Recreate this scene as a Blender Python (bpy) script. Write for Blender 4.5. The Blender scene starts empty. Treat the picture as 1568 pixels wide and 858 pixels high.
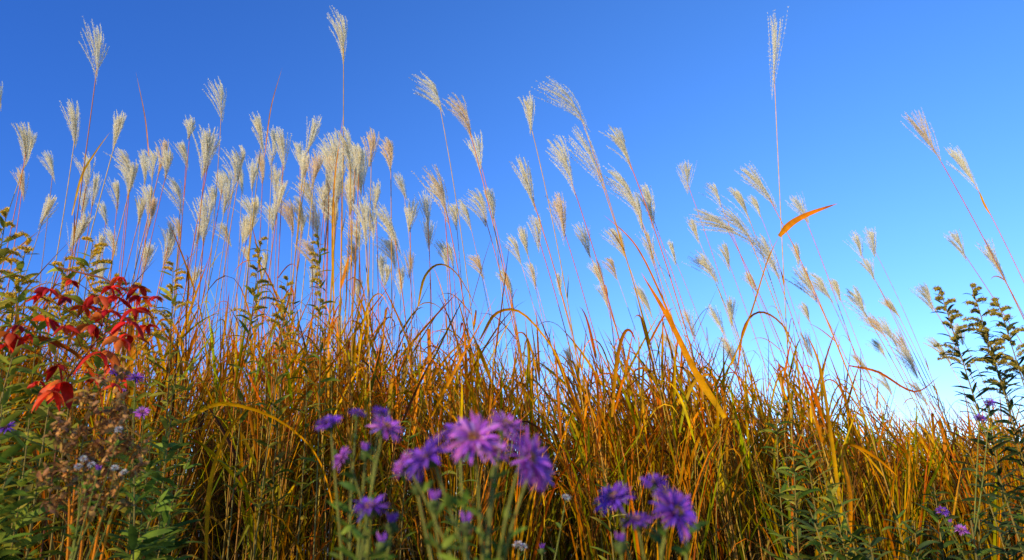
import bpy, math
import numpy as np
rng = np.random.default_rng(11)
scene = bpy.context.scene
PITCH = math.radians(15); FP = 1219.6; CZ = 0.75
cp, sp = math.cos(PITCH), math.sin(PITCH)
def W(px, py, y):
    u = (px-784)/FP; v = (429-py)/FP
    d = np.array([u, cp - v*sp, sp + v*cp]); p = d*(y/d[1]); p[2] += CZ
    return p
def nrm(a):
    return a/np.maximum(np.linalg.norm(a, axis=-1, keepdims=True), 1e-9)
U = lambda a, b, n=None: rng.uniform(a, b, n)

# ---------------------------------------------------------------- materials
def leaf_mat(name, transl=0.35, rough=0.5, spec=0.3, nscale=25.0, namp=0.35, sat=1.0):
    m = bpy.data.materials.new(name); m.use_nodes = True
    nt = m.node_tree; nt.nodes.clear(); N = nt.nodes.new; L = nt.links.new
    out = N('ShaderNodeOutputMaterial'); at = N('ShaderNodeAttribute'); at.attribute_name = 'Col'
    tc = N('ShaderNodeTexCoord'); no = N('ShaderNodeTexNoise'); no.inputs['Scale'].default_value = nscale
    no.inputs['Detail'].default_value = 4
    L(tc.outputs['Object'], no.inputs['Vector'])
    mr = N('ShaderNodeMapRange'); mr.inputs['From Min'].default_value = 0.3; mr.inputs['From Max'].default_value = 0.7
    mr.inputs['To Min'].default_value = 1-namp; mr.inputs['To Max'].default_value = 1+namp
    L(no.outputs['Fac'], mr.inputs['Value'])
    hs = N('ShaderNodeHueSaturation'); hs.inputs['Saturation'].default_value = sat
    L(at.outputs['Color'], hs.inputs['Color']); L(mr.outputs['Result'], hs.inputs['Value'])
    pb = N('ShaderNodeBsdfPrincipled'); pb.inputs['Roughness'].default_value = rough
    pb.inputs['Specular IOR Level'].default_value = spec
    L(hs.outputs['Color'], pb.inputs['Base Color'])
    if transl > 0:
        tr = N('ShaderNodeBsdfTranslucent'); mx = N('ShaderNodeMixShader'); mx.inputs['Fac'].default_value = transl
        L(hs.outputs['Color'], tr.inputs['Color'])
        L(pb.outputs[0], mx.inputs[1]); L(tr.outputs[0], mx.inputs[2]); L(mx.outputs[0], out.inputs['Surface'])
    else:
        L(pb.outputs[0], out.inputs['Surface'])
    return m
M_BLADE = leaf_mat('grass_blade', 0.40, 0.55, 0.12, 18, 0.35, 1.15)
M_STEM = leaf_mat('grass_stem', 0.0, 0.55, 0.12, 30, 0.25, 1.1)
M_PLUME = leaf_mat('plume_silk', 0.5, 0.7, 0.05, 12, 0.03)
M_LEAF = leaf_mat('weed_leaf', 0.4, 0.6, 0.12, 35, 0.3)
M_RED = leaf_mat('red_leaf', 0.45, 0.5, 0.2, 35, 0.35)
M_PETAL = leaf_mat('aster_petal', 0.45, 0.6, 0.2, 60, 0.15)
M_FLOR = leaf_mat('florets', 0.3, 0.7, 0.1, 60, 0.3)
M_DRY = leaf_mat('dry_weed', 0.2, 0.8, 0.1, 50, 0.4)

# ---------------------------------------------------------------- mesh accumulator
class Acc:
    def __init__(s): s.v=[]; s.c=[]; s.q=[]; s.t=[]; s.n=0
    def add(s, v, c, q=None, t=None):
        v = np.asarray(v, float).reshape(-1,3); c = np.asarray(c, float).reshape(-1,3)
        s.v.append(v); s.c.append(c)
        if q is not None: s.q.append(np.asarray(q).reshape(-1,4)+s.n)
        if t is not None: s.t.append(np.asarray(t).reshape(-1,3)+s.n)
        s.n += len(v)
    def build(s, name, mat, parent=None, smooth=True):
        v = np.concatenate(s.v); c = np.concatenate(s.c)
        q = np.concatenate(s.q) if s.q else np.zeros((0,4),int)
        t = np.concatenate(s.t) if s.t else np.zeros((0,3),int)
        me = bpy.data.meshes.new(name)
        me.vertices.add(len(v)); me.vertices.foreach_set('co', v.astype(np.float32).ravel())
        loops = np.concatenate([q.ravel(), t.ravel()]).astype(np.int32)
        me.loops.add(len(loops)); me.loops.foreach_set('vertex_index', loops)
        tot = np.concatenate([np.full(len(q),4), np.full(len(t),3)]).astype(np.int32)
        st = np.concatenate([[0], np.cumsum(tot)[:-1]]).astype(np.int32)
        me.polygons.add(len(tot)); me.polygons.foreach_set('loop_start', st)
        me.polygons.foreach_set('use_smooth', np.full(len(tot), smooth))
        me.update(calc_edges=True)
        a = me.color_attributes.new('Col', 'FLOAT_COLOR', 'POINT')
        cc = np.ones((len(v),4), np.float32); cc[:,:3] = np.clip(c,0,1)
        a.data.foreach_set('color', cc.ravel())
        me.materials.append(mat)
        o = bpy.data.objects.new(name, me); scene.collection.objects.link(o)
        if parent: o.parent = parent
        return o
def empty(name, loc=(0,0,0)):
    e = bpy.data.objects.new(name, None); scene.collection.objects.link(e); e.empty_display_size = 0.1
    return e

def path_ribbon(acc, P, side, w, col, fold=0.15):
    N, K, _ = P.shape
    D = nrm(np.gradient(P, axis=1)); nn = nrm(np.cross(D, side))
    w = w[...,None]
    V = np.stack([P + side*w/2, P - nn*w*fold, P - side*w/2], axis=2)
    C = np.repeat(col[:,:,None,:], 3, axis=2).copy(); C[:,:,1] *= 1.12
    base = (np.arange(N)*K*3)[:,None,None] + (np.arange(K-1)*3)[None,:,None] + np.arange(2)[None,None,:]
    Q = np.stack([base, base+1, base+4, base+3], axis=-1)
    acc.add(V, C, q=Q)
def ribbons(acc, P0, D0, L, Wd, droop, c0, c1, K=8, fold=0.15, tw0=None, tw1=None, prof='grass', pw=1.3, wind=0.0):
    N = len(P0); t = np.linspace(0,1,K+1)
    D0 = nrm(D0)
    bend = np.zeros((N,K+1,3)); bend[...,2] = -1
    bend[...,0] = -wind
    D = nrm(D0[:,None,:] + bend*(np.asarray(droop).reshape(-1,1,1)*(t**pw)[None,:,None]))
    step = D*(np.asarray(L).reshape(-1,1,1)/K)
    P = P0[:,None,:] + np.concatenate([np.zeros((N,1,3)), np.cumsum(step[:,:-1],axis=1)], axis=1)
    z = np.array([0,0,1.0]); side0 = nrm(np.cross(D0, z) + 1e-4)
    side = nrm(side0[:,None,:] - D*np.sum(side0[:,None,:]*D,axis=2,keepdims=True))
    if tw0 is None: tw0 = rng.normal(0,0.5,N)
    if tw1 is None: tw1 = rng.normal(0,0.9,N)
    a = tw0[:,None]+tw1[:,None]*t[None,:]
    side = side*np.cos(a)[...,None] + np.cross(D,side)*np.sin(a)[...,None]
    if prof == 'grass': pr = np.minimum(1, 0.55+2.5*t)*(1-t**2.2)+0.02
    elif prof == 'lance': pr = np.sin(np.pi*np.clip(t,0,1)**0.75)**0.8*0.98+0.03
    elif prof == 'petal': pr = np.minimum(1,0.35+1.6*t)*(1-t**6*0.75)
    w = np.asarray(Wd).reshape(-1,1)*pr[None,:]
    col = c0[:,None,:]*(1-t)[None,:,None] + c1[:,None,:]*t[None,:,None]
    path_ribbon(acc, P, side, w, col, fold)
    return P
def tubes(acc, P, R, col, S=4):
    N,K,_ = P.shape
    D = nrm(np.gradient(P, axis=1)); ref = np.array([0.3,1.0,0.12])
    a = nrm(np.cross(D, ref)); b = np.cross(D,a)
    ang = np.arange(S)*2*np.pi/S
    V = P[:,:,None,:] + R[:,:,None,None]*(a[:,:,None,:]*np.cos(ang)[None,None,:,None] + b[:,:,None,:]*np.sin(ang)[None,None,:,None])
    C = np.repeat(col[:,:,None,:], S, axis=2)
    i = (np.arange(N)*K*S)[:,None,None] + (np.arange(K-1)*S)[None,:,None]
    s = np.arange(S)[None,None,:]; s2 = (np.arange(S)+1)%S; s2 = s2[None,None,:]
    Q = np.stack([i+s, i+s2, i+s2+S, i+s+S], axis=-1)
    acc.add(V, C, q=Q)
def tris(acc, P, D, L, Wd, col):
    N = len(P); r = nrm(np.cross(D, rng.normal(0,1,(N,3))))
    L = np.asarray(L).reshape(-1,1); Wd = np.asarray(Wd).reshape(-1,1)
    V = np.stack([P+r*Wd/2, P-r*Wd/2, P+D*L], axis=1)
    acc.add(V, np.repeat(col[:,None,:],3,axis=1), t=np.arange(N*3).reshape(N,3))
def bez(p0,p1,p2,K=12):
    t = np.linspace(0,1,K)[:,None]
    return (1-t)**2*p0 + 2*t*(1-t)*p1 + t*t*p2
def pick(cols, n, jit=0.12):
    c = np.array(cols)[rng.integers(0,len(cols),n)]
    return np.clip(c*(1+rng.normal(0,jit,(n,1)))*(1+rng.normal(0,jit*0.5,(n,3))),0.003,1)

# ---------------------------------------------------------------- stand shape (metres)
def y_front(x): return np.interp(x, [-4,-2,0,1,3,6,9],[3.5,3.7,4.0,4.25,5.1,6.2,7.2])
def H_can(x): return np.interp(x, [-4,-2,-0.8,0,0.8,1.8,3.4,6],[1.92,1.90,1.88,1.72,1.64,1.52,1.28,1.15])
def lean(x): return np.interp(x, [-3,-1.2,0,1,2,3.5],[-0.16,-0.02,0.16,0.26,0.36,0.42])

# ---------------------------------------------------------------- plumes
PL = """153 42 148 132;0 130 2 172;50 195 38 258;120 160 115 230;78 232 85 282;30 258 36 310;140 235 130 300;193 230 205 290
240 225 232 278;295 178 287 215;282 222 288 262;338 127 341 188;330 200 308 278;185 280 180 330;150 270 140 320;160 310 165 350
230 280 225 330;275 275 280 335;318 300 310 380;355 265 350 310;390 245 385 295;420 198 415 258;432 200 435 262;455 218 462 262
425 262 428 320;380 300 388 350;447 308 449 365;500 218 505 280;515 205 512 270;535 205 538 275;552 225 557 285;470 272 485 335
495 280 498 345;530 22 525 100;555 300 560 380;582 280 572 330;610 272 624 310;590 322 615 395;628 388 626 430;540 280 535 330
475 370 495 430;380 380 385 415;345 345 355 380;115 345 105 390;170 350 178 395;520 480 515 545;655 112 682 180;705 152 724 218
732 205 736 268;812 148 812 213;855 122 905 203;855 213 882 303;888 200 930 295;800 250 822 330;672 262 687 345;735 293 745 350
712 310 722 355;945 200 968 265;945 258 985 340;992 285 1000 355;975 300 985 360;858 296 865 380;890 345 905 400;800 350 810 400
785 360 800 410;825 330 825 390;730 388 742 430;817 400 820 445;855 420 858 455;980 440 1000 490;1050 253 1053 300;1187 30 1182 155
1145 258 1192 322;1095 278 1105 320;1130 290 1150 345;1155 300 1165 335;1075 322 1135 360;1060 335 1070 375;1110 325 1165 385
1215 303 1240 345;1110 375 1118 420;1165 360 1195 430;1220 373 1222 410;1225 410 1255 470;1308 358 1320 400;1330 353 1340 398
1327 395 1340 435;1278 427 1287 465;1310 437 1330 495;1360 455 1380 490;1413 437 1430 480;1400 175 1442 250;1465 222 1500 295
1457 358 1482 405;1505 375 1545 440;1230 465 1240 495;1145 420 1160 450;1030 370 1035 410;1050 475 1065 520;870 535 875 575
1470 495 1475 530;940 350 960 400;935 395 945 430;1115 460 1120 505;510 225 500 290;485 320 490 380;405 235 402 285;370 255 372 300
415 310 418 360;200 255 195 300;225 235 222 285;130 290 128 335;270 330 275 370;525 230 522 290;545 245 548 300;545 330 552 385""".replace('\n',';')
pl = [tuple(float(a) for a in s.split()) for s in PL.split(';') if s.strip()]
g_stem, g_plume, g_blade = Acc(), Acc(), Acc()
SLOPX = [0,100,500,620,700,900,1200,1450,1568]; SLOPV = [-0.16,-0.15,-0.02,0.12,0.24,0.36,0.46,0.62,0.65]
plumes = []
for (tx,ty,bx,by) in pl:
    ln = math.hypot(tx-bx, ty-by)
    y = float(np.clip(310/ln*U(0.9,1.05), 3.9, 6.8))
    el = PITCH + math.atan((429-by)/FP)
    y = min(y, (3.25-CZ)/math.tan(el)) if by < 429 else y
    yf = y_front((bx-784)/FP*y)
    y = max(y, min(yf+0.1, (3.25-CZ)/max(0.05,math.tan(el))))
    B = W(bx,by,y); T = W(tx,ty,y)
    T = T + np.array([0, U(-0.06,0.04), 0]); T = B+(T-B)*1.08
    s = np.interp(bx, SLOPX, SLOPV)*U(0.8,1.15)
    if (tx,ty)==(1187,30): s = 0.06
    Q = W(bx+s*100, by+100, y); sl = (Q[0]-B[0])/(B[2]-Q[2])
    plumes.append((B,T,sl,0.62 if (tx,ty)==(1187,30) else 1.0))
for i in range(88):
    if i<46: x=U(-3.6,3.9)
    elif i<74: x=U(-2.6,-0.3)
    else: x=rng.normal(-1.0,0.2)
    y = float(y_front(x)+(U(0.8,2.8) if i<74 else U(0.3,1.3)))
    z = H_can(x)+U(0.15,0.8 if i<74 else 0.62)+(0.15 if x<0 else 0)
    B = np.array([x,y,z]); le = float(lean(x))*U(0.8,1.2)
    T = B + np.array([-(le*1.2+rng.normal(0,0.1)),rng.normal(0,0.1),1.0])*0.28*U(0.8,1.1)
    plumes.append((B,T,le,1.0))

def make_plume(B,T,wf=1.0):
    ax = T-B; Lp = np.linalg.norm(ax)/0.95; ax = ax/np.linalg.norm(ax)
    nr = int(rng.integers(26,35))
    e1 = nrm(np.cross(ax, np.array([0.1,1,0.05]))); e2 = np.cross(ax,e1)
    az = U(0,2*np.pi,nr); st = U(0,0.55,nr)
    spread = np.sqrt(U(0.0,1,nr))*0.39*wf*U(0.7,1.15); Lr = Lp*(0.98-st)*U(0.6,1.0,nr)
    rad = e1[None]*np.cos(az)[:,None]+e2[None]*np.sin(az)[:,None]
    K = 20; t = np.linspace(0,1,K)
    d = nrm(ax[None]+rad*spread[:,None])
    droopv = np.array([-0.18,0,-0.10])*U(0.1,1.6)
    curv = rad*U(-0.12,0.04,nr)[:,None]+droopv[None]
    P = (B+ax*(st*Lp)[:,None])[:,None,:] + d[:,None,:]*(Lr[:,None]*t[None])[...,None] + curv[:,None,:]*(Lr[:,None]*t[None]**2)[...,None]
    tint = np.array([1.0,0.93,0.70])*U(0.96,1.0)
    if rng.random()<0.15: tint = np.array([0.98,0.82,0.54])
    cc = np.repeat(tint[None,None,:], nr,0).repeat(K,1)*(0.93+0.07*t)[None,:,None]
    tubes(g_plume, P[:,::3], np.repeat((0.0006*(1-t*0.6))[None,::3],nr,0), cc[:,::3]*0.9, S=3)
    Dp = nrm(np.gradient(P,axis=1)); nh = 6
    Ps = P[:,1:,None,:].repeat(nh,2).reshape(-1,3); Ds = Dp[:,1:,None,:].repeat(nh,2).reshape(-1,3)
    Ps = Ps + Ds*U(-0.004,0.004,(len(Ps),1))
    Dh = nrm(Ds + 0.46*rng.normal(0,1,Ps.shape))
    env = (0.6+0.4*np.sin(np.pi*np.clip(t[1:],0,1)))[None,:,None].repeat(nr,0).repeat(nh,2).reshape(-1)
    tris(g_plume, Ps, Dh, U(0.010,0.021,len(Ps))*env, U(0.0019,0.0034,len(Ps)),
         cc[:,1:,None,:].repeat(nh,2).reshape(-1,3)*U(0.95,1.04,(len(Ps),1)))

stemcols_hi = [(0.70,0.22,0.05),(0.68,0.33,0.07),(0.60,0.17,0.06),(0.68,0.40,0.10)]
stem_paths=[]
for (B,T,sl,wf) in plumes:
    make_plume(B,T,wf)
    xr = B[0] + sl*B[2]*0.62 + rng.normal(0,0.04); yr = B[1]+rng.normal(0,0.12)
    root = np.array([xr,yr,0.0]); ctrl = B + np.array([sl, 0, -1.0])*(B[2]*0.45)
    stem_paths.append(bez(root,ctrl,B+(T-B)*0.35,16))
SPth = np.array(stem_paths); n=len(SPth); tt = np.linspace(0,1,16)
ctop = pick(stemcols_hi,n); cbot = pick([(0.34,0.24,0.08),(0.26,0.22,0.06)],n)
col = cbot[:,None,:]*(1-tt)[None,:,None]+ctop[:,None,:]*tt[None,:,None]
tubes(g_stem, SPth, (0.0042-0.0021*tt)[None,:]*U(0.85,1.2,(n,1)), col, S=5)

GOLD=[(0.70,0.30,0.025),(0.72,0.26,0.02),(0.60,0.29,0.035),(0.84,0.44,0.05)]
ORNG=[(0.84,0.21,0.015),(0.74,0.15,0.015),(0.48,0.08,0.02),(0.88,0.29,0.025),(0.26,0.04,0.015),(0.66,0.10,0.02)]
OLIV=[(0.26,0.26,0.025),(0.38,0.32,0.035),(0.16,0.19,0.025),(0.48,0.38,0.04)]
BRWN=[(0.22,0.11,0.035),(0.36,0.21,0.07),(0.10,0.05,0.025),(0.44,0.28,0.09)]
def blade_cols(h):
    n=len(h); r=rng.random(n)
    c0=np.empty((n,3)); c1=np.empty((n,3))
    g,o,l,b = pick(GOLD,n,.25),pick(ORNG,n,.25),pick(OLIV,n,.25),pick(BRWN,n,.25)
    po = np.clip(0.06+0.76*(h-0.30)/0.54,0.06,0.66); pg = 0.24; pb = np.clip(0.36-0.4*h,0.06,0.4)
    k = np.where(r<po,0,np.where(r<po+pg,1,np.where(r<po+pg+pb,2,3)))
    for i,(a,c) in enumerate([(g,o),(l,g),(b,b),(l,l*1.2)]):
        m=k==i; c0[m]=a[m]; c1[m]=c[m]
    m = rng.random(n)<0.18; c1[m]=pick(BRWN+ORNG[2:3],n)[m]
    q=np.clip(0.34+1.1*h,0.38,1.0)[:,None]     # shade painted into blade colour, deeper low in the stand
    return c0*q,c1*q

def stem_leaves(SP, Hs, nper, hmin, hmax, Lr=(0.35,0.7), Wr=(0.008,0.019), wind=0.12):
    N=len(SP); K=SP.shape[1]
    f = U(hmin,hmax,(N,nper)); idx=f*(K-1); i0=np.clip(idx.astype(int),0,K-2); fr=(idx-i0)[...,None]
    ar=np.arange(N)[:,None]; P=SP[ar,i0]*(1-fr)+SP[ar,i0+1]*fr; D=nrm(SP[ar,i0+1]-SP[ar,i0])
    P=P.reshape(-1,3); D=D.reshape(-1,3); n=len(P)
    az=U(0,2*np.pi,n); out=np.stack([np.cos(az),np.sin(az),np.zeros(n)],1)
    D0=nrm(D+out*U(0.15,0.85,(n,1)))
    relh=np.clip(P[:,2]/np.repeat(Hs,nper),0,1)
    L=U(*Lr,n)*np.where(relh>0.8,0.7,1.0)
    L=np.minimum(L,np.maximum(0.12,(1.22*np.repeat(Hs,nper)-P[:,2])))
    droop=np.where(rng.random(n)<0.42,U(0.02,0.55,n),U(0.6,3.0,n))
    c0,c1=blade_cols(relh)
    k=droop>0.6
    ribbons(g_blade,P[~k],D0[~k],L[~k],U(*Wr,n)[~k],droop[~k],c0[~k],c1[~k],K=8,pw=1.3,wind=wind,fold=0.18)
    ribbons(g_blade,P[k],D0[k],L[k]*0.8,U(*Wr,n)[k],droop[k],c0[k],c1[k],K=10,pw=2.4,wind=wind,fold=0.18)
Hs = H_can(SPth[:,0,0])
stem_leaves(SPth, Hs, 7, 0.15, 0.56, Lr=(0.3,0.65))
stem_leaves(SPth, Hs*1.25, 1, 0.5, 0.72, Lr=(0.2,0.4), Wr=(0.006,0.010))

NT=4200; NC=330
cx=U(-4.6,6.8,NC); cd=U(0,1,NC)**1.2*3.2; ch=U(0.78,1.06,NC); cl=rng.normal(0,0.05,NC)
ci=rng.integers(0,NC,NT); x=cx[ci]+rng.normal(0,0.075,NT); y=y_front(cx[ci])+cd[ci]+rng.normal(0,0.075,NT)
h=H_can(x)*U(0.6,0.96,NT)*ch[ci]; le=lean(x)*U(0.3,1.1,NT)+rng.normal(0,0.09,NT)+cl[ci]
root=np.stack([x,y,np.zeros(NT)],1); top=root+np.stack([-le*h*0.75+(x-cx[ci])*0.8,rng.normal(0,0.08,NT),h],1)
mid=root+np.stack([-le*h*0.15,np.zeros(NT),h*0.55],1)
t=np.linspace(0,1,9)[None,:,None]
TP=(1-t)**2*root[:,None]+2*t*(1-t)*mid[:,None]+t*t*top[:,None]
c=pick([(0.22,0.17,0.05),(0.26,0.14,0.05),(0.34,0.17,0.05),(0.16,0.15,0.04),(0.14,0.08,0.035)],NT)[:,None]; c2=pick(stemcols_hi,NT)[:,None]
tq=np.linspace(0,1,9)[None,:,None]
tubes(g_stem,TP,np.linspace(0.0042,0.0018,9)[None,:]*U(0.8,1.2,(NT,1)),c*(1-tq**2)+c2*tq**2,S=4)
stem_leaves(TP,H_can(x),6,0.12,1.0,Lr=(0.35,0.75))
n=2400; x=U(-4.5,6.5,n); P=np.stack([x,y_front(x)+U(-0.2,2.2,n),U(0.0,0.75,n)],1)
az=U(0,2*np.pi,n); D=np.stack([np.cos(az)*0.45,np.sin(az)*0.45,U(0.4,1.2,n)],1)
ribbons(g_blade,P,D,U(0.35,0.8,n),U(0.005,0.011,n),np.abs(rng.normal(0.6,0.8,n)),pick(BRWN,n)*0.65,pick(BRWN,n)*0.75,K=7)  # low filler blades, browns dimmed to paint in shade inside the stand
# basal tufts at the front edge of the stand
n=680; tx=U(-3.2,5.5,56); ii=rng.integers(0,56,n); x=tx[ii]+rng.normal(0,0.04,n); P=np.stack([x,y_front(x)-0.2+(ii%7)*0.05+rng.normal(0,0.04,n),np.zeros(n)],1)
az=U(0,2*np.pi,n); D=np.stack([np.cos(az)*0.25,np.sin(az)*0.25,np.ones(n)],1)
ribbons(g_blade,P,D,U(0.7,1.4,n),U(0.010,0.019,n),np.where(rng.random(n)<.5,U(0.05,0.5,n),U(0.8,2.6,n)),pick(OLIV+BRWN[:2],n,.2)*0.55,pick(GOLD+OLIV[:2]+ORNG[:2],n,.2),K=11,pw=2.4,wind=0.1)  # tuft colours dimmed at the root, standing in for shade there

def hero(pts,y,wd,c0,c1,tw=0.6,yy=0.0):
    pts=[W(a,b,y+yy*i) for i,(a,b) in enumerate(pts)]
    P=np.array(pts); K=16; s=np.linspace(0,len(P)-1,K)
    PP=np.vstack([2*P[0]-P[1],P,2*P[-1]-P[-2]]); out=[]
    for u in s:
        i=min(int(u),len(P)-2); f=u-i; a,b,c_,d=PP[i],PP[i+1],PP[i+2],PP[i+3]
        out.append(0.5*((2*b)+(-a+c_)*f+(2*a-5*b+4*c_-d)*f*f+(-a+3*b-3*c_+d)*f**3))
    C=np.array(out)[None]; D=nrm(np.gradient(C,axis=1)); sd=nrm(np.cross(D,np.array([0.1,1,0.2])))
    tq=np.linspace(0,1,K); a=(tw*np.sin(tq*3.0))[None,:,None]
    sd=sd*np.cos(a)+np.cross(D,sd)*np.sin(a)
    w=wd*(np.minimum(1,0.5+2.5*tq)*(1-tq**3)+0.03)
    cc=(np.array(c0)[None]*(1-tq)[:,None]+np.array(c1)[None]*tq[:,None])[None]
    path_ribbon(g_blade,C,sd,w[None],cc,0.15)
O1,O2,G1,R1,B1=(0.88,0.30,0.02),(0.78,0.18,0.015),(0.70,0.38,0.05),(0.46,0.09,0.02),(0.38,0.2,0.06)
hero([(1193,362),(1212,342),(1240,327),(1282,312)],4.2,0.036,O1,O2,-0.4)
hero([(1120,560),(1150,480),(1175,400),(1193,362)],4.2,0.010,G1,O1,0.2)
hero([(1110,640),(1065,570),(1025,490),(982,418)],3.9,0.034,G1,O2,-0.5)
hero([(1075,600),(1020,470),(985,395),(960,360),(925,330)],4.0,0.012,O1,O2,0.5)
hero([(640,470),(650,425),(672,405),(700,420),(735,480)],4.0,0.014,G1,B1,0.8)
hero([(290,640),(340,618),(420,640),(480,690),(505,755),(512,800)],2.9,0.016,G1,O1,0.8)
hero([(315,858),(322,740),(350,660),(395,610)],3.1,0.016,G1,O1,0.7)
hero([(1300,860),(1302,760),(1290,700),(1300,680),(1340,700),(1375,730)],3.2,0.022,O1,O1,0.9)
hero([(1290,800),(1270,650),(1255,560),(1235,510)],3.6,0.02,G1,O1,0.5)
hero([(110,330),(125,270),(145,235),(168,203)],4.0,0.012,G1,G1,0.3)
hero([(228,240),(222,180),(208,110)],4.0,0.006,O1,B1,0.3)
hero([(405,240),(415,165),(432,104)],4.0,0.006,O1,B1,0.3)
hero([(512,480),(509,380),(512,280),(525,180)],4.0,0.011,G1,O1,0.3)
hero([(1300,560),(1345,570),(1400,600),(1440,575)],4.6,0.014,O2,R1,0.4)
hero([(20,520),(70,520),(120,545),(150,590),(160,640)],2.6,0.02,R1,(0.35,0.08,0.03),0.5)
hero([(735,520),(760,480),(800,480),(850,540),(870,600)],4.0,0.016,O1,G1,0.6)
hero([(1130,560),(1140,500),(1165,478),(1200,500),(1230,560)],4.2,0.014,O2,B1,0.6)
hero([(1500,295),(1508,315),(1517,330)],4.6,0.012,G1,O1,0.3)
for i in range(46):
    xx=U(150,1500); sky=np.interp(xx,[0,250,560,700,1000,1250,1400,1568],[410,440,440,500,520,550,600,650])
    b=sky+U(110,230); s=U(-1,1); L=U(40,85); k=U(0.3,1)
    hero([(xx,b),(xx+s*12,b-L),(xx+s*30,b-L*1.55),(xx+s*(45+10*k),b-L*1.65),(xx+s*(62+14*k),b-L*(1.6-0.5*k))],float(y_front((xx-784)/FP*4.2))+U(-0.1,0.5),U(0.010,0.022),
         pick(GOLD+OLIV[:2],1)[0],pick(ORNG,1)[0],U(-1.2,1.2))
grass=empty('miscanthus_grass')
g_stem.build('stems',M_STEM,grass); g_blade.build('leaf_blades',M_BLADE,grass); g_plume.build('seed_plumes',M_PLUME,grass,smooth=False)

# ---------------------------------------------------------------- leafy weeds
GRN=[(0.11,0.18,0.018),(0.17,0.25,0.025),(0.06,0.11,0.018),(0.25,0.31,0.03)]
YGR=[(0.42,0.38,0.035),(0.56,0.42,0.045),(0.31,0.34,0.03)]
DGR=[(0.05,0.085,0.022),(0.08,0.11,0.025),(0.13,0.14,0.03)]
def weed(name,tops,cols,LL=(0.07,0.12),WW=(0.012,0.02),nl=38,flower=None,leanx=0.1,f0=0.35,scol=(0.22,0.16,0.05),fl=0.16,nb=13):
    S,Lf,F=Acc(),Acc(),Acc(); e=empty(name)
    for T in tops:
        r=np.array([T[0]+leanx*T[2]+rng.normal(0,0.05),T[1]+rng.normal(0,0.06),0.0]); m=(r+T)/2+np.array([leanx*0.35+rng.normal(0,0.04),rng.normal(0,0.04),T[2]*0.08])
        P=bez(r,m,T,18)[None]; K=18; tq=np.linspace(0,1,K)
        tubes(S,P,(0.0042-0.0027*tq)[None],np.tile(np.array(scol),(1,K,1)),S=5)
        f=np.sort(U(f0,0.985,nl)); idx=f*(K-1); i0=np.clip(idx.astype(int),0,K-2); fr=(idx-i0)[:,None]
        Q=P[0,i0]*(1-fr)+P[0,i0+1]*fr; D=nrm(P[0,i0+1]-P[0,i0])
        az=np.arange(nl)*2.4+U(0,0.6,nl); out=np.stack([np.cos(az),np.sin(az),np.zeros(nl)],1)
        D0=nrm(D*U(0.35,0.9,(nl,1))+out); L=U(*LL,nl)*(1.15-0.6*((f-f0)/(1-f0))**2)
        q=(0.55+0.5*(f-f0)/(1-f0))[:,None]     # leaf colour darker low on the plant
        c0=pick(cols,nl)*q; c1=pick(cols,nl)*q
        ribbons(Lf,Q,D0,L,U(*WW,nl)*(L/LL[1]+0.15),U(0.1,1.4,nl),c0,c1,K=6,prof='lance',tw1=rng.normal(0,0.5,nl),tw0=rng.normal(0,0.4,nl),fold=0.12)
        if flower is not None:
            for k in range(nb):
                f_=1-0.24*(k/nb); j=f_*(K-1); j0=min(int(j),K-2); q=P[0,j0]*(1-(j-j0))+P[0,j0+1]*(j-j0)
                a=U(0,6.28); o=np.array([math.cos(a),math.sin(a),0.0]); l=fl*(0.25+0.75*(k/nb))*U(0.7,1.1)
                bp=bez(q,q+o*l*0.4+np.array([0,0,l*0.55]),q+o*l*0.95+np.array([0,0,l*0.35]),8)[None]
                tubes(S,bp,np.full((1,8),0.0009),np.tile(np.array(scol)*1.3,(1,8,1)),S=3)
                nf=40; u=U(0.15,1,nf)*7; u0=np.clip(u.astype(int),0,6); pf=bp[0,u0]*(1-(u-u0)[:,None])+bp[0,u0+1]*(u-u0)[:,None]
                pf=pf.repeat(6,0)+rng.normal(0,0.0028,(nf*6,3)); dd=nrm(rng.normal(0,1,(nf*6,3))+np.array([0,0,0.9]))
                tris(F,pf,dd,U(0.005,0.009,nf*6),U(0.003,0.006,nf*6),pick(flower,nf*6))
    S.build('stems',M_STEM,e); Lf.build('leaves',M_LEAF,e)
    if flower is not None: F.build('flower_spray',M_FLOR,e)
    return e
YEL=[(0.90,0.56,0.03),(0.80,0.52,0.04),(0.65,0.46,0.05)]
OLY=[(0.44,0.32,0.04),(0.28,0.24,0.04),(0.54,0.36,0.04)]
weed('goldenrod_plant',[W(10,325,2.5),W(40,378,2.6),W(-30,360,2.4)],YGR+GRN[3:],(0.09,0.15),(0.022,0.034),38,YEL,0.0,f0=0.4)
weed('goldenrod_plant',[W(142,372,2.9),W(98,400,2.9),W(178,430,2.8)],YGR+GRN[3:],(0.09,0.15),(0.022,0.032),44,YEL,0.0,f0=0.4)
weed('goldenrod_plant',[W(265,408,3.3),W(215,440,3.2)],YGR,(0.08,0.13),(0.016,0.026),40,YEL,0.05)
weed('goldenrod_plant',[W(400,368,3.4),W(488,366,3.4),W(440,430,3.4)],YGR+GRN[1:2],(0.07,0.11),(0.012,0.018),44,YEL+OLY,0.0,fl=0.11)
weed('goldenrod_plant',[W(1440,445,2.7),W(1488,440,2.75),W(1528,462,2.7),W(1500,500,2.9),W(1560,560,2.8),W(1590,480,2.7)],DGR,(0.05,0.085),(0.009,0.014),75,OLY,0.13,f0=0.45,fl=0.10,nb=16)
weed('leafy_weed',[W(28,520,2.2),W(60,470,2.5),W(5,600,2.0),W(85,560,2.4),W(-20,450,2.3),W(45,640,2.1),W(30,440,2.5)],GRN[1:]+YGR,(0.09,0.15),(0.018,0.028),46,None,0.03)
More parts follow.
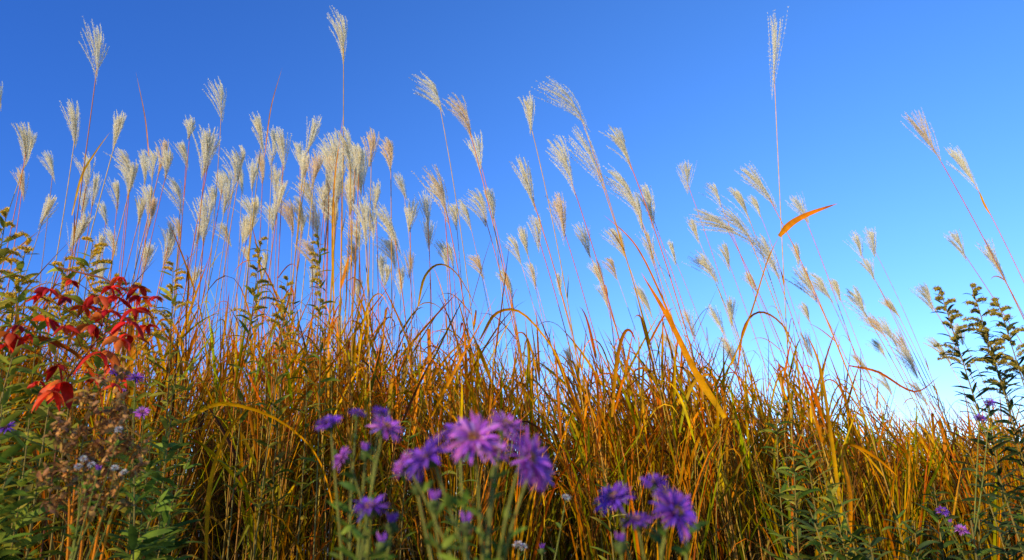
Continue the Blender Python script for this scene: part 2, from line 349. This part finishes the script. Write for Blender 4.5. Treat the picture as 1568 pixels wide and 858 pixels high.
weed('leafy_weed',[W(232,668,2.3),W(262,640,2.6),W(205,720,2.1),W(290,700,2.5),W(245,760,2.2),W(20,700,2.0)],GRN,(0.08,0.14),(0.018,0.028),42,None,-0.03)
weed('leafy_weed',[W(295,548,3.0),W(270,575,2.9),W(240,540,3.1)],YGR,(0.07,0.12),(0.014,0.022),40,None,0.0)
weed('leafy_weed',[W(1190,610,3.6),W(1228,655,3.2),W(1215,700,3.0),W(1262,735,2.8)],GRN+YGR[:2],(0.09,0.14),(0.014,0.021),46,None,0.03)
weed('leafy_weed',[W(1240,780,2.4),W(1285,760,2.7),W(1330,820,2.4),W(1370,790,2.9)],GRN+DGR,(0.08,0.13),(0.012,0.019),44,None,0.05)
weed('leafy_weed',[W(1515,622,3.1),W(1482,690,2.9),W(1550,660,2.8),W(1430,740,3.0),W(1500,770,2.6),W(1560,760,2.5),W(1400,800,2.8)],DGR+GRN[:1],(0.07,0.12),(0.013,0.02),60,None,0.05)
weed('leafy_weed',[W(630,640,3.6),W(700,650,3.6),W(920,700,3.5),W(450,450,3.6),W(470,520,3.6)],GRN+YGR,(0.07,0.12),(0.012,0.019),36,None,0.02)

# ---------------------------------------------------------------- red creeper
e=empty('red_creeper_vine'); S,Lf=Acc(),Acc()
REDS=[(0.80,0.035,0.012),(0.68,0.02,0.012),(0.88,0.09,0.015),(0.42,0.012,0.015),(0.82,0.18,0.02)]
pts=[W(60,858,2.4),W(85,700,2.4),W(95,590,2.35),W(150,520,2.4),W(175,430,2.45),W(90,410,2.5)]
pts[0][2]=0
P=np.array(pts); K=26; s=np.linspace(0,len(P)-1,K); vp=np.stack([np.interp(s,np.arange(len(P)),P[:,i]) for i in range(3)],1)[None]
vp[0,1:-1]=(vp[0,:-2]+vp[0,1:-1]*2+vp[0,2:])/4
tubes(S,vp,np.full((1,K),0.003),np.tile(np.array([0.2,0.07,0.04]),(1,K,1)))
for (a,b,sc) in [(170,440,.8),(165,478,.9),(195,495,1.),(155,540,1.3),(165,560,1.),(95,585,1.1),(80,600,0.9),(14,513,1.),(75,443,0.7),(212,440,0.7),(70,490,0.7),(185,425,0.6),(150,455,0.8),(88,560,.7),
    (185,520,.8),(130,470,.7),(205,475,.8),(110,430,.5),(100,500,.7),(60,455,.5),(175,590,.5),(8,530,.8),(140,500,.8),(225,500,.6),(215,455,.6),(145,580,.6),(60,585,.5),(30,500,.6),(240,455,.5),(100,455,.6),(45,515,.6),(200,515,.8),(180,455,.8)]:
    c=W(a,b,2.25+U(-0.14,0.1)); n=5
    i=np.argmin(np.linalg.norm(vp[0]-c,axis=1)); pe=bez(vp[0,i],(vp[0,i]+c)/2+np.array([0,0,0.04]),c,6)[None]
    tubes(S,pe,np.full((1,6),0.0012),np.tile(np.array([0.4,0.04,0.03]),(1,6,1)),S=3)
    a0=U(0,6.28); az=a0+np.linspace(-1.7,1.7,n)+rng.normal(0,0.25,n); D=np.stack([np.cos(az),np.sin(az)*0.9,U(-0.5,0.35,n)],1)
    cl=pick(REDS,n)*U(0.7,1.2)
    ribbons(Lf,np.repeat(c[None],n,0),D,U(0.045,0.09,n)*sc,U(0.020,0.030,n)*sc,U(0.4,3.0,n),cl,cl*U(0.7,1.1,(n,1)),K=8,prof='lance',fold=0.28,pw=0.8,tw1=rng.normal(0,0.8,n))
S.build('vine_stems',M_STEM,e); Lf.build('leaves',M_RED,e)

# ---------------------------------------------------------------- dried weed
e=empty('dried_weed'); S,F=Acc(),Acc()
for (a,b,y,ra) in [(150,605,1.6,128),(120,650,1.58,112),(195,630,1.6,135),(100,720,1.55,118),(215,670,1.6,140)]:
    T=W(a,b,y); R=W(ra,858,y); R[2]=0; m=W(ra+8,770,y); P=bez(R,m,T,30)[None]
    tubes(S,P,np.linspace(0.0046,0.001,30)[None],np.tile(np.array([0.62,0.22,0.06]),(1,30,1)),S=5)
    for k in range(13):
        j=int(U(20,30)); q=P[0,j]; az=U(0,6.28); l=U(0.02,0.08); o=np.array([math.cos(az),math.sin(az)*0.8,U(0.2,1.0)])
        bp=bez(q,q+o*l*0.5+np.array([0,0,0.01]),q+o*l,6)[None]; tubes(S,bp,np.full((1,6),0.0009),np.tile(np.array([0.4,0.19,0.06]),(1,6,1)),S=3)
        nf=15; pf=bp[0,rng.integers(3,6,nf)]+rng.normal(0,0.004,(nf,3))
        ribbons(F,pf,rng.normal(0,1,(nf,3))+1e-3,U(0.009,0.024,nf),U(0.006,0.012,nf),U(0,1,nf),pick([(0.44,0.20,0.05),(0.60,0.30,0.07),(0.2,0.09,0.04),(0.55,0.31,0.06)],nf),pick([(0.38,0.16,0.05),(0.2,0.1,0.05)],nf),K=3,prof='lance')
S.build('stems',M_STEM,e); F.build('dry_seed_clusters',M_DRY,e)

# ---------------------------------------------------------------- asters
PUR=[(0.22,0.065,0.50),(0.29,0.085,0.52),(0.18,0.055,0.46)]
PNK=[(0.52,0.13,0.52),(0.44,0.10,0.50),(0.60,0.22,0.57)]
def aster(name,root,flowers,buds,leafn=40):
    S,Lf,Pt,Dc=Acc(),Acc(),Acc(),Acc(); e=empty(name)
    hub=np.array([root[0],root[1],0.0])
    topz=np.mean([f[0][2] for f in flowers]); cx=np.mean([f[0] for f in flowers],axis=0)
    crown=np.array([cx[0]*0.6+root[0]*0.4,root[1],topz-0.17])
    main=bez(hub,(hub+crown)/2+np.array([0.02,0,0.0]),crown,14)
    tubes(S,main[None],np.linspace(0.004,0.0028,14)[None],np.tile(np.array([0.16,0.12,0.04]),(1,14,1)),S=6)
    paths=[main]
    items=[(f[0],f[1],f[2],f[3],True) for f in flowers]+[(b,np.array([0,0,1.0]),0.006,PUR,False) for b in buds]
    for (c,nv,R,cols,isf) in items:
        nv=nv/np.linalg.norm(nv); st=main[int(rng.integers(9,14))] if rng.random()<0.7 else main[-1]
        q=min(1.0,R/0.018) if isf else 1.0
        neck=c-nv*0.010*q
        br=bez(st,st*0.45+neck*0.55-nv*0.03+np.array([rng.normal(0,0.01),0,-0.02]),neck,12); paths.append(br)
        tubes(S,br[None],np.linspace(0.0022,0.0013*q,12)[None],np.tile(np.array([0.18,0.18,0.045]),(1,12,1)),S=5)
        e1=nrm(np.cross(nv,np.array([0.3,0.2,1.0]))); e2=np.cross(nv,e1)
        cup=np.array([c-nv*0.012*q,c-nv*0.009*q,c-nv*0.004*q,c-nv*0.0])[None]
        tubes(Lf,cup,np.array([[0.0015,0.0048,0.0058,0.0045]])*q,np.tile(np.array([0.14,0.18,0.04]),(1,4,1)),S=8)
        nb=18; az=U(0,6.28,nb); ra=e1*np.cos(az)[:,None]+e2*np.sin(az)[:,None]
        tris(Lf,c-nv*U(0.003,0.01,(nb,1))*q+ra*0.005*q,nrm(ra*0.8+nv*0.8),U(0.004,0.007,nb)*q,np.full(nb,0.0022*q),pick([(0.12,0.2,0.04),(0.18,0.1,0.06)],nb))
        if isf:
            for lay,(n,up,sc) in enumerate([(32,0.05,1.0),(28,0.4,0.9),(18,0.9,0.68)]):
                az=np.arange(n)*2*np.pi/n+U(-0.16,0.16,n)+lay; ra=e1*np.cos(az)[:,None]+e2*np.sin(az)[:,None]
                P0=c+ra*0.004*q+nv*0.001*lay; D0=nrm(ra+nv*(up+rng.normal(0,0.24,(n,1))))
                tq=np.linspace(0,1,7); L=R*sc*U(0.68,1.1,n)
                D=nrm(D0[:,None]+nv[None,None]*(-0.5*tq**2*U(0.0,1.5,(n,1)))[...,None]+np.array([0,0,-1.0])*(0.3*tq**2)[None,:,None])
                P=P0[:,None]+np.concatenate([np.zeros((n,1,3)),np.cumsum(D[:,:-1],1)],1)*(L/6)[:,None,None]
                tang=np.cross(nv,ra); tang=nrm(tang+nv*rng.normal(0,0.4,(n,1))); sd=np.repeat(tang[:,None],7,1)
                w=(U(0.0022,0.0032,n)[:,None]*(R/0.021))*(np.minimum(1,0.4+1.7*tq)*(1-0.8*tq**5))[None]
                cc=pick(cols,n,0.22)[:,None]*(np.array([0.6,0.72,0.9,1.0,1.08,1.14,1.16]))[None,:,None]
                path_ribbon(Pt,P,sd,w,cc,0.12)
            n=90; rr=np.sqrt(U(0,1,n))*0.0055*q; az=U(0,6.28,n); pf=c+(e1*np.cos(az)[:,None]+e2*np.sin(az)[:,None])*rr[:,None]+nv*0.001
            tris(Dc,pf,nrm(nv+rng.normal(0,0.22,(n,3))),U(0.004,0.0065,n)*q,np.full(n,0.0018*q),pick([(0.6,0.38,0.05),(0.5,0.22,0.05),(0.5,0.22,0.25)],n))
        else:
            n=16; az=U(0,6.28,n); ra=e1*np.cos(az)[:,None]+e2*np.sin(az)[:,None]
            ribbons(Pt,c+ra*0.003,nrm(nv+ra*0.25),U(0.007,0.011,n),np.full(n,0.0028),np.zeros(n)+0.1,pick(PUR,n),pick(PNK,n),K=3,prof='lance')
    for p in paths:
        K=len(p); nl=leafn if p is main else 9
        j=rng.integers(2,K-1,nl); Q=p[j]; D=nrm(p[j]-p[j-1]); az=U(0,6.28,nl); out=np.stack([np.cos(az),np.sin(az),np.zeros(nl)],1)
        s_=1.0 if p is main else 0.5
        ribbons(Lf,Q,nrm(D*0.8+out),U(0.035,0.065,nl)*s_,U(0.009,0.014,nl)*(s_*0.8+0.2),U(0.1,1.0,nl),pick(GRN,nl),pick(GRN,nl),K=6,prof='lance')
    S.build('stems',M_STEM,e); Lf.build('leaves',M_LEAF,e); Pt.build('petals',M_PETAL,e)
    if Dc.n: Dc.build('disc_florets',M_FLOR,e)
v=lambda a,b,c:np.array([a,b,c],float)
def F(px,py,y,r,nv,cols): return (W(px,py,y),v(*nv),r/FP*y,cols)
aster('purple_aster',(0.0,0.78),[F(726,672,0.74,44,(-0.1,-0.75,0.7),PNK),F(775,652,0.80,27,(0.4,-0.4,0.9),PNK),F(655,700,0.74,38,(-0.7,-0.25,0.8),PUR),
   F(810,703,0.74,42,(0.8,-0.5,0.3),PNK),F(618,712,0.78,20,(-0.8,-0.1,0.5),PNK),F(760,690,0.81,24,(0.2,-0.4,0.9),PNK),F(700,660,0.82,24,(-0.3,-0.2,1),PUR),F(825,725,0.76,28,(0.7,-0.4,0.0),PNK)],
   [W(665,766,0.76),W(714,800,0.74),W(640,740,0.80)],60)
aster('purple_aster',(-0.19,0.95),[F(590,655,0.9,26,(0.4,-0.4,0.8),PNK),F(503,648,0.94,20,(-0.3,-0.3,0.9),PUR),F(525,702,0.92,18,(-0.8,-0.3,0.5),PNK),
   F(567,778,0.82,26,(-0.1,-0.25,1),PUR),F(547,634,0.98,13,(0.1,-0.1,1),PUR),F(583,632,0.98,14,(0.3,-0.1,1),PUR)],[W(600,800,0.85),W(585,830,0.86),W(560,690,0.93)],60)
aster('purple_aster',(0.17,0.84),[F(940,763,0.82,28,(-0.5,-0.4,0.9),PUR),F(1002,740,0.86,20,(0,-0.2,1),PUR),F(1035,785,0.80,40,(0.6,-0.65,0.5),PUR+PNK[:2]),
   F(975,798,0.82,22,(-0.2,-0.2,1),PUR),F(1020,760,0.84,20,(0.3,-0.2,1),PUR)],[W(950,830,0.82),W(1050,770,0.87)],60)
aster('purple_aster',(-1.02,2.3),[F(178,571,2.2,11,(0,-0.4,0.9),PUR),F(208,579,2.2,13,(0.2,-0.4,0.9),PUR),F(218,632,2.1,11,(0,-0.6,0.6),PNK),F(10,655,2.0,12,(0,-0.6,0.6),PUR)],[W(190,600,2.3)])
aster('purple_aster',(1.35,2.5),[F(1443,783,2.4,9,(0,-0.5,0.9),PUR),F(1472,812,2.4,10,(0,-0.5,0.8),PNK),F(1515,617,2.6,10,(0,-0.4,0.9),PUR),F(1500,640,2.6,9,(0,-0.4,0.9),PUR)],[W(1455,800,2.4)])
WHT=[(0.55,0.55,0.52),(0.45,0.45,0.44)]
aster('white_aster',(-0.90,1.55),[F(a,b,1.5,6,(U(-.3,.3),-0.5,0.8),WHT) for a,b in [(128,703),(140,712),(176,717),(190,724),(120,715),(182,658)]],[W(150,720,1.5)])
aster('white_aster',(0.05,1.6),[F(a,b,1.6,7,(U(-.3,.3),-0.3,0.9),WHT) for a,b in [(793,834),(801,838),(867,762)]],[W(830,840,1.6)])

# ---------------------------------------------------------------- ground
me=bpy.data.meshes.new('ground'); n=81
g=np.linspace(-1,1,n); gx=np.sign(g)*np.abs(g)**3*400; X,Y=np.meshgrid(gx,gx,indexing='ij')
Z=-0.01+0.03*np.sin(X*1.7)*np.cos(Y*1.3)*(np.abs(X)<30)*(np.abs(Y)<30)-0.03
vv=np.stack([X,Y,Z],-1).reshape(-1,3); fi=[(i*n+j,(i+1)*n+j,(i+1)*n+j+1,i*n+j+1) for i in range(n-1) for j in range(n-1)]
me.from_pydata(vv.tolist(),[],fi); go=bpy.data.objects.new('ground',me); scene.collection.objects.link(go)
m=bpy.data.materials.new('meadow_ground'); m.use_nodes=True; nt=m.node_tree; pb=nt.nodes['Principled BSDF']; pb.inputs['Roughness'].default_value=0.95
no=nt.nodes.new('ShaderNodeTexNoise'); no.inputs['Scale'].default_value=3; no.inputs['Detail'].default_value=8
tc=nt.nodes.new('ShaderNodeTexCoord'); nt.links.new(tc.outputs['Object'],no.inputs['Vector'])
cr=nt.nodes.new('ShaderNodeValToRGB'); cr.color_ramp.elements[0].color=(0.03,0.022,0.012,1); cr.color_ramp.elements[0].position=0.3; cr.color_ramp.elements[1].color=(0.09,0.085,0.03,1); cr.color_ramp.elements[1].position=0.7
nt.links.new(no.outputs['Fac'],cr.inputs['Fac']); nt.links.new(cr.outputs['Color'],pb.inputs['Base Color'])
bu=nt.nodes.new('ShaderNodeBump'); bu.inputs['Strength'].default_value=0.6; nt.links.new(no.outputs['Fac'],bu.inputs['Height']); nt.links.new(bu.outputs[0],pb.inputs['Normal'])
me.materials.append(m)

# ---------------------------------------------------------------- light and sky
SUN_EL=math.radians(20); SUN_AZ=math.radians(-136)   # azimuth from +Y towards +X
wd=bpy.data.worlds.new("World"); scene.world=wd; wd.use_nodes=True; nt=wd.node_tree
bg=nt.nodes['Background']; sk=nt.nodes.new('ShaderNodeTexSky'); sk.sky_type='NISHITA'; sk.sun_disc=False
sk.sun_elevation=SUN_EL; sk.sun_rotation=SUN_AZ; sk.air_density=1.0; sk.dust_density=0.1; sk.ozone_density=3.0
hs=nt.nodes.new('ShaderNodeHueSaturation'); hs.inputs['Saturation'].default_value=1.18
tc=nt.nodes.new('ShaderNodeTexCoord'); vm=nt.nodes.new('ShaderNodeVectorMath'); vm.operation='DOT_PRODUCT'; vm.inputs[1].default_value=(1.0,0.0,0.1)
nt.links.new(tc.outputs['Generated'],vm.inputs[0])
mr=nt.nodes.new('ShaderNodeMapRange'); mr.interpolation_type='SMOOTHSTEP'; mr.inputs['From Min'].default_value=-0.70; mr.inputs['From Max'].default_value=0.60
nt.links.new(vm.outputs['Value'],mr.inputs['Value'])
mx=nt.nodes.new('ShaderNodeMix'); mx.data_type='RGBA'; mx.inputs['A'].default_value=(0.60,0.98,1.9,1); mx.inputs['B'].default_value=(1.45,1.72,2.4,1)
nt.links.new(mr.outputs[0],mx.inputs['Factor'])
ml=nt.nodes.new('ShaderNodeMix'); ml.data_type='RGBA'; ml.blend_type='MULTIPLY'; ml.inputs['Factor'].default_value=1.0
nt.links.new(sk.outputs[0],hs.inputs['Color']); nt.links.new(hs.outputs[0],ml.inputs['A']); nt.links.new(mx.outputs['Result'],ml.inputs['B'])
nt.links.new(ml.outputs['Result'],bg.inputs['Color']); bg.inputs['Strength'].default_value=0.12
ld=bpy.data.lights.new('sun','SUN'); ld.energy=5.0; ld.angle=math.radians(0.5); ld.color=(1.0,0.86,0.58)
lo=bpy.data.objects.new('sun',ld); scene.collection.objects.link(lo)
sd=np.array([math.sin(SUN_AZ)*math.cos(SUN_EL),math.cos(SUN_AZ)*math.cos(SUN_EL),math.sin(SUN_EL)])
from mathutils import Vector
lo.rotation_euler=Vector((-sd).tolist()).to_track_quat('-Z','Y').to_euler()

cam=bpy.data.cameras.new('camera'); co=bpy.data.objects.new('camera',cam); scene.collection.objects.link(co)
co.location=(0,0,CZ); co.rotation_euler=(math.pi/2+PITCH,0,0); cam.lens=28; cam.sensor_width=36; cam.clip_end=2000; cam.clip_start=0.02
cam.dof.use_dof=True; cam.dof.focus_distance=4.2; cam.dof.aperture_fstop=5.6
scene.camera=co
scene.view_settings.view_transform='Standard'; scene.view_settings.look='None'; scene.view_settings.exposure=0
